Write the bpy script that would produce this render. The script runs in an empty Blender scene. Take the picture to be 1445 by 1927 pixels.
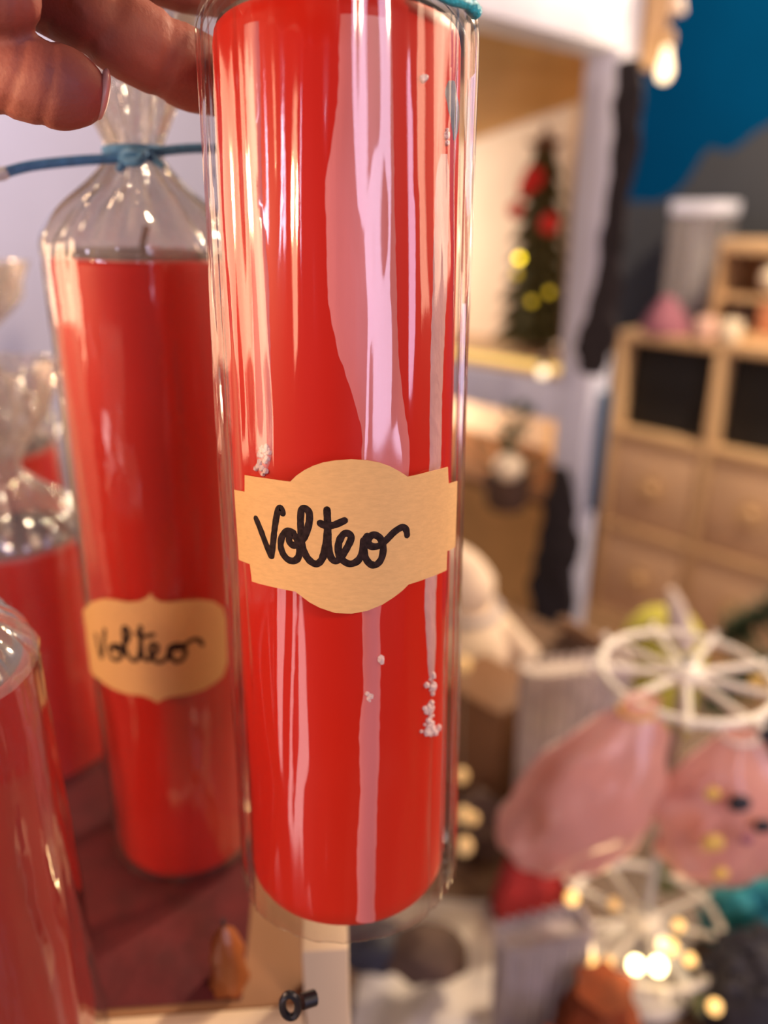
import bpy, bmesh, math, random
from mathutils import Vector, Matrix, noise
from mathutils.geometry import tessellate_polygon

# ------------------------------------------------------------------ camera, world, lights
SC = bpy.context.scene
COL = SC.collection
rad = math.radians
F = 1450.0                      # focal length in pixels of the 1445 x 1927 frame
CAMZ = 1.45
PITCH = rad(21.0)
c21, s21 = math.cos(PITCH), math.sin(PITCH)
cam_d = bpy.data.cameras.new('camera')
cam = bpy.data.objects.new('camera', cam_d); COL.objects.link(cam)
cam.location = (0, 0, CAMZ); cam.rotation_euler = (rad(90) - PITCH, 0, 0)
cam_d.sensor_fit = 'VERTICAL'; cam_d.sensor_height = 36.0
cam_d.lens = F / 1927.0 * 36.0
cam_d.clip_start = 0.01; cam_d.clip_end = 50
cam_d.dof.use_dof = True; cam_d.dof.focus_distance = 0.190
cam_d.dof.aperture_fstop = cam_d.lens / 5.4
SC.camera = cam
SC.view_settings.view_transform = 'Standard'; SC.view_settings.look = 'None'
SC.view_settings.gamma = 1.0; SC.view_settings.use_curve_mapping = False
SC.view_settings.exposure = 0.0
SC.cycles.transparent_max_bounces = 32
SC.cycles.max_bounces = 10

wd = bpy.data.worlds.new('World'); SC.world = wd; wd.use_nodes = True
bg = wd.node_tree.nodes['Background']
bg.inputs[0].default_value = (1.0, 0.80, 0.66, 1); bg.inputs[1].default_value = 0.045

def area(name, loc, target, sx, sy, power, color):
    d = bpy.data.lights.new(name, 'AREA'); d.shape = 'RECTANGLE'; d.size = sx; d.size_y = sy
    d.energy = power; d.color = color
    o = bpy.data.objects.new(name, d); COL.objects.link(o); o.location = loc
    o.rotation_euler = (Vector(target) - Vector(loc)).to_track_quat('-Z', 'Y').to_euler()
    return o
def lamp(name, loc, power, color, r=0.05):
    d = bpy.data.lights.new(name, 'POINT'); d.energy = power; d.color = color; d.shadow_soft_size = r
    o = bpy.data.objects.new(name, d); COL.objects.link(o); o.location = loc
    return o
area('window_light_right', (1.35, -1.75, 1.95), (0, .2, 1.4), 0.8, 1.5, 26, (0.80, 0.70, 1.0))
area('window_light_left', (-1.65, -2.6, 2.30), (0, .2, 1.4), 0.30, 0.55, 11, (0.80, 0.76, 1.0))
area('added_wall_light', (-1.2, 2.2, 2.5), (-1.3, 3.6, 1.4), 0.9, 0.9, 20, (0.86, 0.80, 1.0))  # area light added to brighten the lavender wall, not a window
area('shop_lamp_left', (-.80, .16, 1.50), (-.05, .27, 1.38), .55, .42, 5.0, (1.0, .62, .38))
lamp('added_fill_left', (-.60, -.04, 1.57), 13, (1.0, .62, .34), .03)  # added point light that brightens the tied candle's upper left side
area('added_streak_light_right', (1.15, .35, 1.72), (0, .25, 1.35), .75, .6, 7.5, (1.0, .66, .44))  # added area light for warm streaks on the film's right side
area('added_low_light', (-1.25, -1.05, .60), (0, .2, 1.3), .46, .8, 4.2, (1.0, .80, .78))  # light added low behind the camera for a reflection band on the film
lamp('ceiling_lamp_1', (-.75, .75, 2.55), 6, (1.0, .66, .38), .06)
lamp('ceiling_lamp_2', (.95, 1.0, 2.60), 33, (1.0, .70, .42), .06)
lamp('hanging_lamp_right', (.75, -.65, 2.05), 28, (1.0, .74, .48), .08)
lamp('ceiling_lamp_4', (1.3, 1.7, 2.5), 185, (1.0, .76, .52), .06)

# ------------------------------------------------------------------ helpers
def ray(px, py):
    u = (px - 722.5) / F; v = (963.5 - py) / F
    return Vector((u, c21 + v * s21, v * c21 - s21))
def W(px, py, t):
    return Vector((0, 0, CAMZ)) + ray(px, py) * t
def onz(px, py, z):                       # point of the pixel's ray at world height z
    r = ray(px, py); t = (z - CAMZ) / r.z
    return Vector((0, 0, CAMZ)) + r * t
def px2m(n, t): return n * t / F
E = Vector((.685, -.728, 0)).normalized()     # along the far cabinet's front, to the right
N = Vector((.728, .685, 0)).normalized()      # away from the camera, into the far wall
UP = Vector((0, 0, 1))

class MB:
    def __init__(s): s.v = []; s.f = []
    def add(s, vs, fs):
        k = len(s.v); s.v += [Vector(p) for p in vs]; s.f += [tuple(i + k for i in f) for f in fs]; return s
    def box(s, c, hx, hy, hz, X=Vector((1, 0, 0)), Y=Vector((0, 1, 0)), Z=UP, b=0.0):
        c = Vector(c); bm = bmesh.new(); bmesh.ops.create_cube(bm, size=2)
        for q in bm.verts: q.co = Vector((q.co.x * hx, q.co.y * hy, q.co.z * hz))
        if b > 0: bmesh.ops.bevel(bm, geom=bm.edges[:], offset=b, segments=2, affect='EDGES', profile=.5)
        bm.verts.index_update()
        s.add([c + X * q.co.x + Y * q.co.y + Z * q.co.z for q in bm.verts], [[q.index for q in f.verts] for f in bm.faces])
        bm.free(); return s
    def beam(s, p, q, w, h, up=UP, b=.002):
        p = Vector(p); q = Vector(q); X = (q - p); L = X.length; X.normalize()
        Y = up.cross(X).normalized(); Z = X.cross(Y)
        return s.box((p + q) / 2, L / 2, w / 2, h / 2, X, Y, Z, b)
    def tube(s, pts, rr, n=10, closed=False, cap=True):
        pts = [Vector(p) for p in pts]; m = len(pts)
        if not hasattr(rr, '__len__'): rr = [rr] * m
        k = len(s.v); prev = None
        for i, p in enumerate(pts):
            a = pts[(i - 1) % m] if (closed or i > 0) else p
            b = pts[(i + 1) % m] if (closed or i < m - 1) else p
            T = (b - a).normalized()
            if prev is None:
                prev = T.cross(Vector((0, 0, 1)) if abs(T.z) < .9 else Vector((1, 0, 0))).normalized()
            X = (prev - T * prev.dot(T)).normalized(); prev = X; Y = T.cross(X)
            for j in range(n):
                a2 = 2 * math.pi * j / n
                s.v.append(p + (X * math.cos(a2) + Y * math.sin(a2)) * rr[i])
        for i in range(m if closed else m - 1):
            i2 = (i + 1) % m
            for j in range(n):
                j2 = (j + 1) % n
                s.f.append((k + i * n + j, k + i * n + j2, k + i2 * n + j2, k + i2 * n + j))
        if cap and not closed:
            s.f.append(tuple(k + j for j in reversed(range(n)))); s.f.append(tuple(k + (m - 1) * n + j for j in range(n)))
        return s
    def lathe(s, prof, n=32, c=(0, 0, 0), fn=None, cap=True, X=Vector((1, 0, 0)), Y=Vector((0, 1, 0)), Z=UP):
        c = Vector(c); k = len(s.v); m = len(prof)
        for i, (r, z) in enumerate(prof):
            for j in range(n):
                a = 2 * math.pi * j / n
                rr = r if fn is None else fn(r, z, a, i)
                s.v.append(c + X * rr * math.cos(a) + Y * rr * math.sin(a) + Z * z)
        for i in range(m - 1):
            for j in range(n):
                j2 = (j + 1) % n
                s.f.append((k + i * n + j, k + i * n + j2, k + (i + 1) * n + j2, k + (i + 1) * n + j))
        if cap:
            s.f.append(tuple(k + j for j in reversed(range(n)))); s.f.append(tuple(k + (m - 1) * n + j for j in range(n)))
        return s
    def ball(s, c, r, sub=2, sc=(1, 1, 1), nz=0.0, ns=8.0, X=Vector((1, 0, 0)), Y=Vector((0, 1, 0)), Z=UP):
        bm = bmesh.new(); bmesh.ops.create_icosphere(bm, subdivisions=sub, radius=1)
        c = Vector(c); vs = []
        for q in bm.verts:
            d = q.co.copy()
            k = 1 + (nz * noise.noise(d * ns * .3 + c * 31) if nz else 0)
            vs.append(c + (X * d.x * sc[0] + Y * d.y * sc[1] + Z * d.z * sc[2]) * r * k)
        bm.verts.index_update()
        s.add(vs, [[q.index for q in f.verts] for f in bm.faces]); bm.free(); return s

def build(name, mb, mat, parent=None, M=None, smooth=True):
    """link one mesh object; vertices are world coordinates, moved into the frame M of the parent / itself"""
    me = bpy.data.meshes.new(name)
    vs = mb.v
    if M is None and parent is not None: M = FRAMES.get(parent.name)
    if M is not None:
        I = M.inverted(); vs = [I @ v for v in vs]
    me.from_pydata([tuple(v) for v in vs], [], mb.f); me.update()
    if smooth:
        me.polygons.foreach_set('use_smooth', [True] * len(me.polygons))
        me.set_sharp_from_angle(angle=rad(38))
    me.materials.append(MAT[mat] if isinstance(mat, str) else mat)
    o = bpy.data.objects.new(name, me); COL.objects.link(o)
    if parent is not None:
        o.parent = parent; FRAMES[o.name] = FRAMES[parent.name]
    elif M is not None:
        o.matrix_world = M
    return o
FRAMES = {}
def tag(o, label=None, cat=None, group=None, kind=None):
    if label: o['label'] = label
    if cat: o['category'] = cat
    if group: o['group'] = group
    if kind: o['kind'] = kind
    return o
def thing(name, loc, label, cat, group=None, M=None, kind=None):
    o = bpy.data.objects.new(name, None); COL.objects.link(o); o.empty_display_size = .02
    M = M or Matrix.Translation(Vector(loc)); o.matrix_world = M
    FRAMES[o.name] = M
    return tag(o, label, cat, group, kind)
def solo(name, mb, mat, loc, label, cat, group=None, smooth=True, kind=None):
    return tag(build(name, mb, mat, None, Matrix.Translation(Vector(loc)), smooth), label, cat, group, kind)
def spline(P, n=8, closed=False):
    P = [Vector(p) for p in P]; out = []; m = len(P)
    for i in range(m if closed else m - 1):
        if closed: a, b, c, d = P[(i - 1) % m], P[i], P[(i + 1) % m], P[(i + 2) % m]
        else: a, b, c, d = P[max(i - 1, 0)], P[i], P[i + 1], P[min(i + 2, m - 1)]
        for k in range(n):
            t = k / n
            out.append(.5 * ((2 * b) + (c - a) * t + (2 * a - 5 * b + 4 * c - d) * t * t + (3 * b - a - 3 * c + d) * t ** 3))
    if not closed: out.append(P[-1])
    return out

# ------------------------------------------------------------------ materials
MAT = {}
def mat(name, col, rough=.6, var=.12, scale=12, stretch=(1, 1, 1), bump=0.0, bscale=None, metal=0, coat=0, sss=0, sssr=(1, .3, .1),
        emit=None, estr=0, spec=.5, trans=0, alpha=1, col2=None):
    m = bpy.data.materials.new(name); m.use_nodes = True; nt = m.node_tree; L = nt.links
    p = nt.nodes['Principled BSDF']
    tc = nt.nodes.new('ShaderNodeTexCoord'); mp = nt.nodes.new('ShaderNodeMapping'); mp.inputs['Scale'].default_value = stretch
    L.new(tc.outputs['Object'], mp.inputs['Vector'])
    nz = nt.nodes.new('ShaderNodeTexNoise'); nz.inputs['Scale'].default_value = scale; nz.inputs['Detail'].default_value = 4
    L.new(mp.outputs[0], nz.inputs['Vector'])
    rp = nt.nodes.new('ShaderNodeValToRGB'); rp.color_ramp.elements[0].position = .3; rp.color_ramp.elements[1].position = .7
    a = [max(0, c * (1 - var)) for c in col]; b = [min(1, c * (1 + var)) for c in (col2 or col)]
    rp.color_ramp.elements[0].color = (*a, 1); rp.color_ramp.elements[1].color = (*b, 1)
    L.new(nz.outputs[0], rp.inputs[0]); L.new(rp.outputs[0], p.inputs['Base Color'])
    p.inputs['Roughness'].default_value = rough; p.inputs['Metallic'].default_value = metal
    p.inputs['Coat Weight'].default_value = coat; p.inputs['Specular IOR Level'].default_value = spec
    p.inputs['Coat Roughness'].default_value = .1
    p.inputs['Transmission Weight'].default_value = trans; p.inputs['Alpha'].default_value = alpha
    if sss:
        p.inputs['Subsurface Weight'].default_value = sss; p.inputs['Subsurface Radius'].default_value = sssr
        p.inputs['Subsurface Scale'].default_value = .006
    if emit: p.inputs['Emission Color'].default_value = (*emit, 1); p.inputs['Emission Strength'].default_value = estr
    if bump:
        n2 = nt.nodes.new('ShaderNodeTexNoise'); n2.inputs['Scale'].default_value = bscale or scale * 4; n2.inputs['Detail'].default_value = 5
        L.new(mp.outputs[0], n2.inputs['Vector'])
        bp = nt.nodes.new('ShaderNodeBump'); bp.inputs['Strength'].default_value = bump; bp.inputs['Distance'].default_value = .002
        L.new(n2.outputs[0], bp.inputs['Height']); L.new(bp.outputs[0], p.inputs['Normal'])
    MAT[name] = m; return m
def film(name, tint=(.97, .97, .97), rough=.07, boost=1.7, base=.02, haze=.03, hazecol=(.8, .75, .72), stretch=(1, 1, .12), scale=90, bump=.25, dist=.0006):
    """clear cellophane: transparent sheet with a Fresnel gloss and a faint haze"""
    m = bpy.data.materials.new(name); m.use_nodes = True; nt = m.node_tree; L = nt.links; nt.nodes.clear()
    out = nt.nodes.new('ShaderNodeOutputMaterial')
    tc = nt.nodes.new('ShaderNodeTexCoord'); mp = nt.nodes.new('ShaderNodeMapping'); mp.inputs['Scale'].default_value = stretch
    L.new(tc.outputs['Object'], mp.inputs['Vector'])
    nz = nt.nodes.new('ShaderNodeTexNoise'); nz.inputs['Scale'].default_value = scale; nz.inputs['Detail'].default_value = 3
    L.new(mp.outputs[0], nz.inputs['Vector'])
    bp = nt.nodes.new('ShaderNodeBump'); bp.inputs['Strength'].default_value = bump; bp.inputs['Distance'].default_value = dist
    L.new(nz.outputs[0], bp.inputs['Height'])
    # reflectance of a thin sheet, the same from both sides: F0 + (1 - F0) (1 - |N.I|)^5
    ge = nt.nodes.new('ShaderNodeNewGeometry'); dt = nt.nodes.new('ShaderNodeVectorMath'); dt.operation = 'DOT_PRODUCT'
    L.new(ge.outputs['Incoming'], dt.inputs[0]); L.new(bp.outputs[0], dt.inputs[1])
    def mth(op, a, b=None):
        q = nt.nodes.new('ShaderNodeMath'); q.operation = op; q.use_clamp = (op != 'MULTIPLY_ADD')
        L.new(a, q.inputs[0])
        if b is not None: q.inputs[1].default_value = b
        return q
    ab = mth('ABSOLUTE', dt.outputs['Value']); om = nt.nodes.new('ShaderNodeMath'); om.operation = 'SUBTRACT'; om.use_clamp = True
    om.inputs[0].default_value = 1.0; L.new(ab.outputs[0], om.inputs[1])
    pw = mth('POWER', om.outputs[0], 4.2)
    fr = mth('MULTIPLY_ADD', pw.outputs[0], .95); fr.inputs[2].default_value = .05
    ma = nt.nodes.new('ShaderNodeMath'); ma.operation = 'MULTIPLY_ADD'; ma.use_clamp = True
    L.new(fr.outputs[0], ma.inputs[0]); ma.inputs[1].default_value = boost; ma.inputs[2].default_value = base
    tr = nt.nodes.new('ShaderNodeBsdfTransparent'); tr.inputs[0].default_value = (*tint, 1)
    df = nt.nodes.new('ShaderNodeBsdfTranslucent'); df.inputs[0].default_value = (*hazecol, 1)
    d2 = nt.nodes.new('ShaderNodeBsdfDiffuse'); d2.inputs[0].default_value = (*hazecol, 1)
    md = nt.nodes.new('ShaderNodeMixShader'); md.inputs[0].default_value = .65; L.new(df.outputs[0], md.inputs[1]); L.new(d2.outputs[0], md.inputs[2])
    gl = nt.nodes.new('ShaderNodeBsdfGlossy'); gl.inputs['Roughness'].default_value = rough; L.new(bp.outputs[0], gl.inputs['Normal'])
    m1 = nt.nodes.new('ShaderNodeMixShader'); m1.inputs[0].default_value = haze
    L.new(tr.outputs[0], m1.inputs[1]); L.new(md.outputs[0], m1.inputs[2])
    m2 = nt.nodes.new('ShaderNodeMixShader'); L.new(ma.outputs[0], m2.inputs[0]); L.new(m1.outputs[0], m2.inputs[1]); L.new(gl.outputs[0], m2.inputs[2])
    L.new(m2.outputs[0], out.inputs[0]); MAT[name] = m; return m

mat('red_wax', (.54, .0075, .0002), .45, .05, 9, (1, 1, .3), bump=.05, col2=(.58, .011, .0004), spec=.25)
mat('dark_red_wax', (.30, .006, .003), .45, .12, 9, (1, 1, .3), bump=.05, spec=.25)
mat('black_wax', (.03, .022, .028), .45, .3, 90, bump=.1)
mat('pale_wax_and_reflection', (.62, .15, .14), .45, .14, 60, (1, 1, .15), bump=.1, col2=(.64, .18, .19))
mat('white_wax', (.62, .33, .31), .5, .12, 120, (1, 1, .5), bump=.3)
mat('crumb_wax', (.78, .60, .58), .6, .1, 300, bump=.4)
mat('grey_flake', (.22, .20, .22), .5, .3, 200)
mat('kraft', (.68, .40, .16), .75, .06, 400, (1, 1, 3), bump=.08, bscale=900)
mat('ink', (.022, .012, .012), .7, .5, 900, spec=.1)
mat('wick', (.03, .02, .02), .9, .2, 200)
mat('turquoise', (.01, .42, .55), .35, .3, 900, bump=.6, bscale=2500)
mat('blue_cord', (.05, .19, .42), .55, .2, 500, bump=.3, bscale=1500)
mat('cord_tip', (.5, .55, .58), .5, .2, 500)
film('cello_main', rough=.085, boost=1.5, base=.01, haze=.005, stretch=(1, 1, .05), scale=120, bump=.22, dist=.0005)
film('cello', rough=.08, boost=1.9, base=.02, haze=.025, stretch=(1, 1, .35), scale=70, bump=.6, dist=.0015)
film('cello_hazy', rough=.10, boost=2.0, base=.02, haze=.05, stretch=(1, 1, .5), scale=60, bump=.8, dist=.002, hazecol=(.75, .66, .60))
film('cello_neck', rough=.10, boost=1.9, base=.03, haze=.34, stretch=(1, 1, .5), scale=60, bump=.8, dist=.002, hazecol=(.62, .54, .50))
mat('skin', (.29, .080, .054), .62, .10, 60, bump=.12, bscale=900, sss=.15, col2=(.32, .088, .060))
mat('nail', (.62, .34, .28), .3, .05, 80)
mat('pale_wood', (.62, .47, .32), .6, .12, 20, (1, 1, .15), bump=.1)
mat('birch', (.60, .40, .22), .55, .08, 8, (1, 1, .2), bump=.05)
mat('drawer_birch', (.60, .40, .25), .6, .07, 8, (.2, 1, 1), bump=.05)
mat('brown_wood', (.24, .11, .045), .6, .18, 8, (1, .15, 1), bump=.1)
mat('honey_wood', (.60, .37, .14), .6, .15, 8, (1, .15, 1), bump=.1)
mat('light_honey', (.85, .52, .20), .6, .12, 8, (1, .15, 1), bump=.1)
mat('white_wood', (.66, .68, .82), .55, .08, 10, (1, 1, .2), bump=.1)
mat('cream_board', (.90, .76, .62), .7, .06, 5)
mat('black_box', (.010, .010, .012), .8, .2, 20)
mat('blue_paint', (0, .043, .125), .9, .06, 4, spec=.02)
mat('grey_paint', (.034, .038, .048), .8, .08, 4)
mat('lavender_paint', (.66, .63, .74), .8, .03, 3)
mat('floor_wood', (.28, .17, .09), .5, .2, 4, (1, .2, 1))
mat('table_wood', (.15, .085, .05), .5, .2, 6, (1, .2, 1))
mat('black_cloth', (.022, .017, .020), .95, .4, 60, bump=.8, bscale=120)
mat('blue_slat', (.05, .10, .17), .6, .1, 10)
mat('fir', (.075, .070, .022), .8, .4, 60, bump=.4)
mat('star_brown', (.16, .08, .05), .7, .2, 60)
mat('flower_red', (.65, .02, .02), .6, .2, 60)
mat('led_yellow', (.9, .6, .02), .4, .02, 5, emit=(1, .72, .02), estr=6)
mat('led_dim', (.7, .5, .02), .4, .02, 5, emit=(1, .7, .02), estr=.7)
mat('bulb_warm', (.95, .8, .6), .3, .02, 5, emit=(1, .80, .52), estr=1.6)
mat('bulb_hot', (1, .9, .6), .3, .02, 5, emit=(1, .80, .38), estr=12)
mat('bulb_amber', (1, .7, .3), .3, .02, 5, emit=(1, .58, .18), estr=1.5)
mat('bulb_soft', (.7, .45, .18), .3, .02, 5, emit=(1, .60, .25), estr=.35)
mat('strip', (.9, .7, .3), .5, .02, 5, emit=(1, .66, .18), estr=.9)
mat('wire', (.12, .10, .08), .5, .1, 50)
mat('tan_wood', (.50, .32, .17), .6, .1, 10)
mat('white_metal', (.78, .74, .66), .35, .04, 20)
mat('grey_rod', (.38, .37, .38), .4, .05, 20)
mat('yellow_felt', (.55, .52, .08), .9, .12, 60, bump=.3)
mat('pale_tip', (.75, .65, .58), .8, .06, 40)
mat('grey_knit', (.60, .52, .48), .95, .15, 60, bump=.5)
mat('grey_knit_dark', (.46, .41, .41), .95, .15, 60, bump=.5)
mat('cream_plush', (.82, .66, .50), .95, .1, 40, bump=.4)
mat('peach', (.80, .48, .36), .9, .1, 40)
mat('maroon', (.36, .02, .02), .8, .2, 30, bump=.3)
mat('dark_maroon', (.09, .006, .008), .85, .25, 60, bump=.3)
mat('teal', (.01, .19, .24), .8, .25, 60, bump=.4)
mat('rust', (.22, .045, .01), .85, .3, 60, bump=.5)
mat('orange', (.85, .16, .01), .6, .25, 80)
mat('navy', (.018, .018, .032), .6, .35, 60, bump=.3)
mat('leaf', (.03, .06, .02), .7, .3, 40)
mat('bead_brown', (.22, .11, .05), .35, .25, 90)
mat('gold', (.75, .50, .12), .4, .15, 60)
mat('white_cloth', (.62, .57, .53), .9, .1, 20, bump=.2)
mat('dark_brown', (.09, .05, .035), .8, .3, 30, bump=.3)
mat('sage', (.22, .25, .12), .8, .2, 40)
mat('mauve', (.30, .11, .16), .8, .2, 30)
mat('terracotta', (.60, .24, .12), .8, .15, 30)
mat('cream_ceramic', (.85, .74, .56), .4, .05, 20)
mat('pink_ceramic', (.75, .48, .40), .5, .08, 20)
mat('dark_metal', (.05, .05, .06), .35, .2, 60, metal=.8)
mat('amber_wax', (.26, .07, .015), .4, .25, 50, bump=.4)
film('acrylic', rough=.08, boost=1.5, base=.06, haze=.22, hazecol=(.75, .68, .68), scale=8, bump=.1)
def organza(name, col):
    m = film(name, tint=(.95, .80, .78), rough=.3, boost=.8, base=.02, haze=.72, hazecol=col, stretch=(1, 1, .3), scale=50, bump=.8, dist=.002); return m
organza('pink_organza', (.86, .50, .45))

# ------------------------------------------------------------------ the room
P0 = W(1163, 622, 2.7)                         # front upper left corner of the far cabinet
ztop = P0.z
def struct(name, mb, m, smooth=False, label=None):
    o = build(name, mb, m, None, None, smooth); o['kind'] = 'structure'
    if label: o['label'] = label
    return o
struct('floor', MB().box((0, 1.5, -.02), 4.5, 4.5, .02), 'floor_wood', label='brown wooden shop floor')
wb = P0 + N * .44; wb.z = 0
corner = wb - E * 2.3
wall = MB().box((corner + E * 2.3 + N * .05) + UP * 1.5, 2.3, .05, 1.5, E, N)
wo = struct('wall_back', wall, 'blue_paint', label='deep blue painted wall behind the cabinet'); FRAMES[wo.name] = Matrix.Identity(4)
# grey mountain silhouette on the blue wall (thin relief that follows the painted outline)
def onwall(px, py, off=.0):
    r = ray(px, py); o = Vector((0, 0, CAMZ)); q = wb - N * off
    return o + r * ((q - o).dot(N) / r.dot(N))
prof = [(1000, 330), (1120, 372), (1180, 384), (1200, 378), (1225, 382), (1255, 374), (1285, 352), (1308, 318), (1325, 288), (1340, 278), (1356, 284), (1372, 286),
        (1395, 272), (1418, 252), (1445, 236), (1500, 210), (1560, 225), (1620, 190)]
mb = MB(); vs = []
for x, y in prof:
    q = onwall(x, y, .006); vs += [q, Vector((q.x, q.y, .02)), q + N * .006, Vector((q.x, q.y, .02)) + N * .006]
fs = []
for i in range(len(prof) - 1):
    a = i * 4; b = a + 4
    fs += [(a, a + 1, b + 1, b), (a, b, b + 2, a + 2)]
fs += [(0, 2, 3, 1), (len(vs) - 4, len(vs) - 3, len(vs) - 1, len(vs) - 2)]
mb.add(vs, fs); build('mural', mb, 'grey_paint', wo, smooth=False)['label'] = 'grey painted mountain outline'
struct('wall_left', MB().box(corner - N * 2.2 - E * .05 + UP * 1.5, .05, 2.2, 1.5, E, N), 'lavender_paint', label='pale lavender wall at the left')

# far cabinet
HR = .36
def Q(s, n, z): return P0 + E * s + N * n + UP * (z - P0.z)
cab = thing('cube_cabinet', (P0.x, P0.y, 0), 'light birch cube cabinet with two dark compartments above drawers', 'cabinet')
def board(nm, s0, s1, n0, n1, z0, z1, par, m):
    return build(nm, MB().box(Q((s0 + s1) / 2, (n0 + n1) / 2, (z0 + z1) / 2), (s1 - s0) / 2, (n1 - n0) / 2, (z1 - z0) / 2, E, N, UP, .003), m, par)
CW = .355; TH = .034
board('top_panel', 0, 2 * CW + TH, 0, .39, ztop - TH, ztop, cab, 'birch')
board('back_panel', 0, 2 * CW + TH, .375, .39, 0, ztop - TH, cab, 'birch')
for k in range(3): board('upright', k * CW, k * CW + TH, 0, .37, 0, ztop - TH, cab, 'birch')
for r in range(1, 4):
    for k in range(2): board('shelf_board', k * CW + TH, (k + 1) * CW, 0, .37, max(0, ztop - r * HR - TH / 2), ztop - r * HR + TH / 2, cab, 'birch')
for k in range(2):
    board('dark_insert', k * CW + TH + .004, (k + 1) * CW - .004, .06, .35, ztop - HR + TH / 2 + .003, ztop - TH - .003, cab, 'black_box')
    for r in (1, 2):
        s0, s1 = k * CW + TH + .004, (k + 1) * CW - .004; z1, z0 = ztop - r * HR - TH / 2 - .004, ztop - (r + 1) * HR + TH / 2 + .004
        d = board('drawer', s0, s1, .008, .33, z0, z1, cab, 'drawer_birch')
        kc = Q((s0 + s1) / 2, .008, (z0 + z1) / 2)
        ring = [(.052, 0), (.052, .004), (.046, .006), (.040, .003), (.020, .003), (.018, .010), (.024, .020), (.018, .026), (.004, .027)]
        build('knob', MB().lathe(ring, 24, kc, None, True, E, UP, -N), 'birch', d)
# things on the cabinet
def oncab(px, n=.15):
    lo, hi = -.3, 1.2
    for _ in range(40):
        m_ = (lo + hi) / 2; q = Q(m_, n, ztop); a = q - Vector((0, 0, CAMZ)); ax = a.y * c21 - a.z * s21
        if 722.5 + F * a.x / ax < px: lo = m_
        else: hi = m_
    return Q(lo, n, ztop)
q = oncab(1296, .27)
t_ = thing('display_case', q, 'tall clear acrylic case on the cabinet', 'case')
for sx, sy, hx, hy in ((-1, 0, .002, .07), (1, 0, .002, .07), (0, -1, .08, .002), (0, 1, .08, .002)):
    build('pane', MB().box(q + E * sx * .08 + N * sy * .07 + UP * .19, hx, hy, .19, E, N), 'acrylic', t_, smooth=False)
build('lid', MB().box(q + UP * .40, .088, .078, .022, E, N, UP, .004), 'white_wood', t_)
build('divider', MB().box(q + UP * .19, .006, .06, .188, E, N), 'white_wood', t_)
q = oncab(1248, .05)
solo('folded_pouch', MB().lathe([(.085, 0), (.088, .02), (.06, .07), (.035, .10), (.02, .12), (.002, .125)], 24, q, lambda r, z, a, i: r * (1 + .12 * math.sin(3 * a)), True, E, N * .6),
     'mauve', q, 'small mauve pink fabric pouch on the cabinet corner', 'pouch')
q = oncab(1440, .16)
t_ = thing('wooden_display_house', q, 'light wooden open display box on the cabinet', 'display box')
build('roof', MB().box(q + UP * .285, .16, .09, .022, E, N, UP, .004), 'birch', t_)
build('base', MB().box(q + UP * .012, .16, .09, .012, E, N, UP, .003), 'birch', t_)
for s_ in (-1, 1): build('side', MB().box(q + E * s_ * .15 + UP * .143, .008, .085, .12, E, N), 'tan_wood', t_)
build('back', MB().box(q + N * .08 + UP * .143, .142, .006, .12, E, N), 'brown_wood', t_)
build('shelf', MB().box(q + UP * .13, .142, .07, .008, E, N), 'birch', t_)
b = q + E * .02 - N * .03 + UP * .193
solo('ball_candle', MB().ball(b, .055, 3), 'cream_ceramic', b - UP * .055, 'round cream candle on the upper shelf of the wooden box', 'candle')
b = q + E * .06 - N * .02 + UP * .024
solo('storage_box', MB().box(b + UP * .05, .07, .045, .05, E, N, UP, .004), 'terracotta', b, 'terracotta coloured box on the floor of the wooden display box', 'box')
b = q - E * .08 - N * .02 + UP * .024
solo('small_jar', MB().lathe([(.03, 0), (.036, .02), (.034, .06), (.02, .075), (.022, .085)], 20, b), 'dark_brown', b, 'small dark brown jar inside the wooden display box', 'jar')
for px, m_, lab in ((1325, 'pink_ceramic', 'small pale pink candle left on the cabinet top, nearest the clear case'), (1372, 'cream_ceramic', 'small cream candle in front of the wooden display box')):
    b = oncab(px, .028)
    solo('votive_candle', MB().lathe([(.030, 0), (.034, .008), (.034, .06), (.030, .066), (.006, .064), (.003, .075)], 20, b), m_, b, lab, 'candle', 'little candles on the cabinet')

# ------------------------------------------------------------------ white post-and-beam shelf with a little tree
PB = Vector((.401, 1.536, 0))
sh = thing('white_shelf', PB, 'white wooden post shelf with cream back and honey wood roof', 'shelf')
build('post', MB().box(PB + UP * .92, .036, .036, .92, E, N, UP, .004), 'white_wood', sh)
zb = 1.096
build('crossbeam', MB().box(PB - E * .50 + UP * zb - N * .012, .465, .018, .040, E, N, UP, .003), 'white_wood', sh)
zt = CAMZ + .315
build('top_beam', MB().box(PB - N * .33 + UP * zt, .036, .30, .055, E, N, UP, .004), 'white_wood', sh)
A_, B_, C_, D_ = W(880, -10, 1.16), W(1108, 96, 1.46), W(1112, 184, 1.66), W(860, 276, 1.86)
vs = [A_, B_, C_, D_]; vs += [v + UP * .02 for v in vs]
fs = [(0, 1, 2, 3), (7, 6, 5, 4), (0, 4, 5, 1), (1, 5, 6, 2), (2, 6, 7, 3), (3, 7, 4, 0)]
for k in range(3):                                # three roof planks, side by side
    f0, f1 = k / 3 + .004, (k + 1) / 3 - .004
    a0, a1 = A_.lerp(D_, f0), A_.lerp(D_, f1); b0, b1 = B_.lerp(C_, f0), B_.lerp(C_, f1)
    vv = [a0, b0, b1, a1]; vv += [v + UP * .018 for v in vv]
    build('roof_plank', MB().add(vv, fs), 'honey_wood', sh, smooth=False)
R0 = Vector((.440, 1.985, 0)); L0 = R0 - E * .85
build('back_board', MB().box((R0 + L0) / 2 + UP * 1.44, .425, .008, .33, E, N), 'cream_board', sh)
S0 = PB - E * .03 + N * .03
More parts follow.
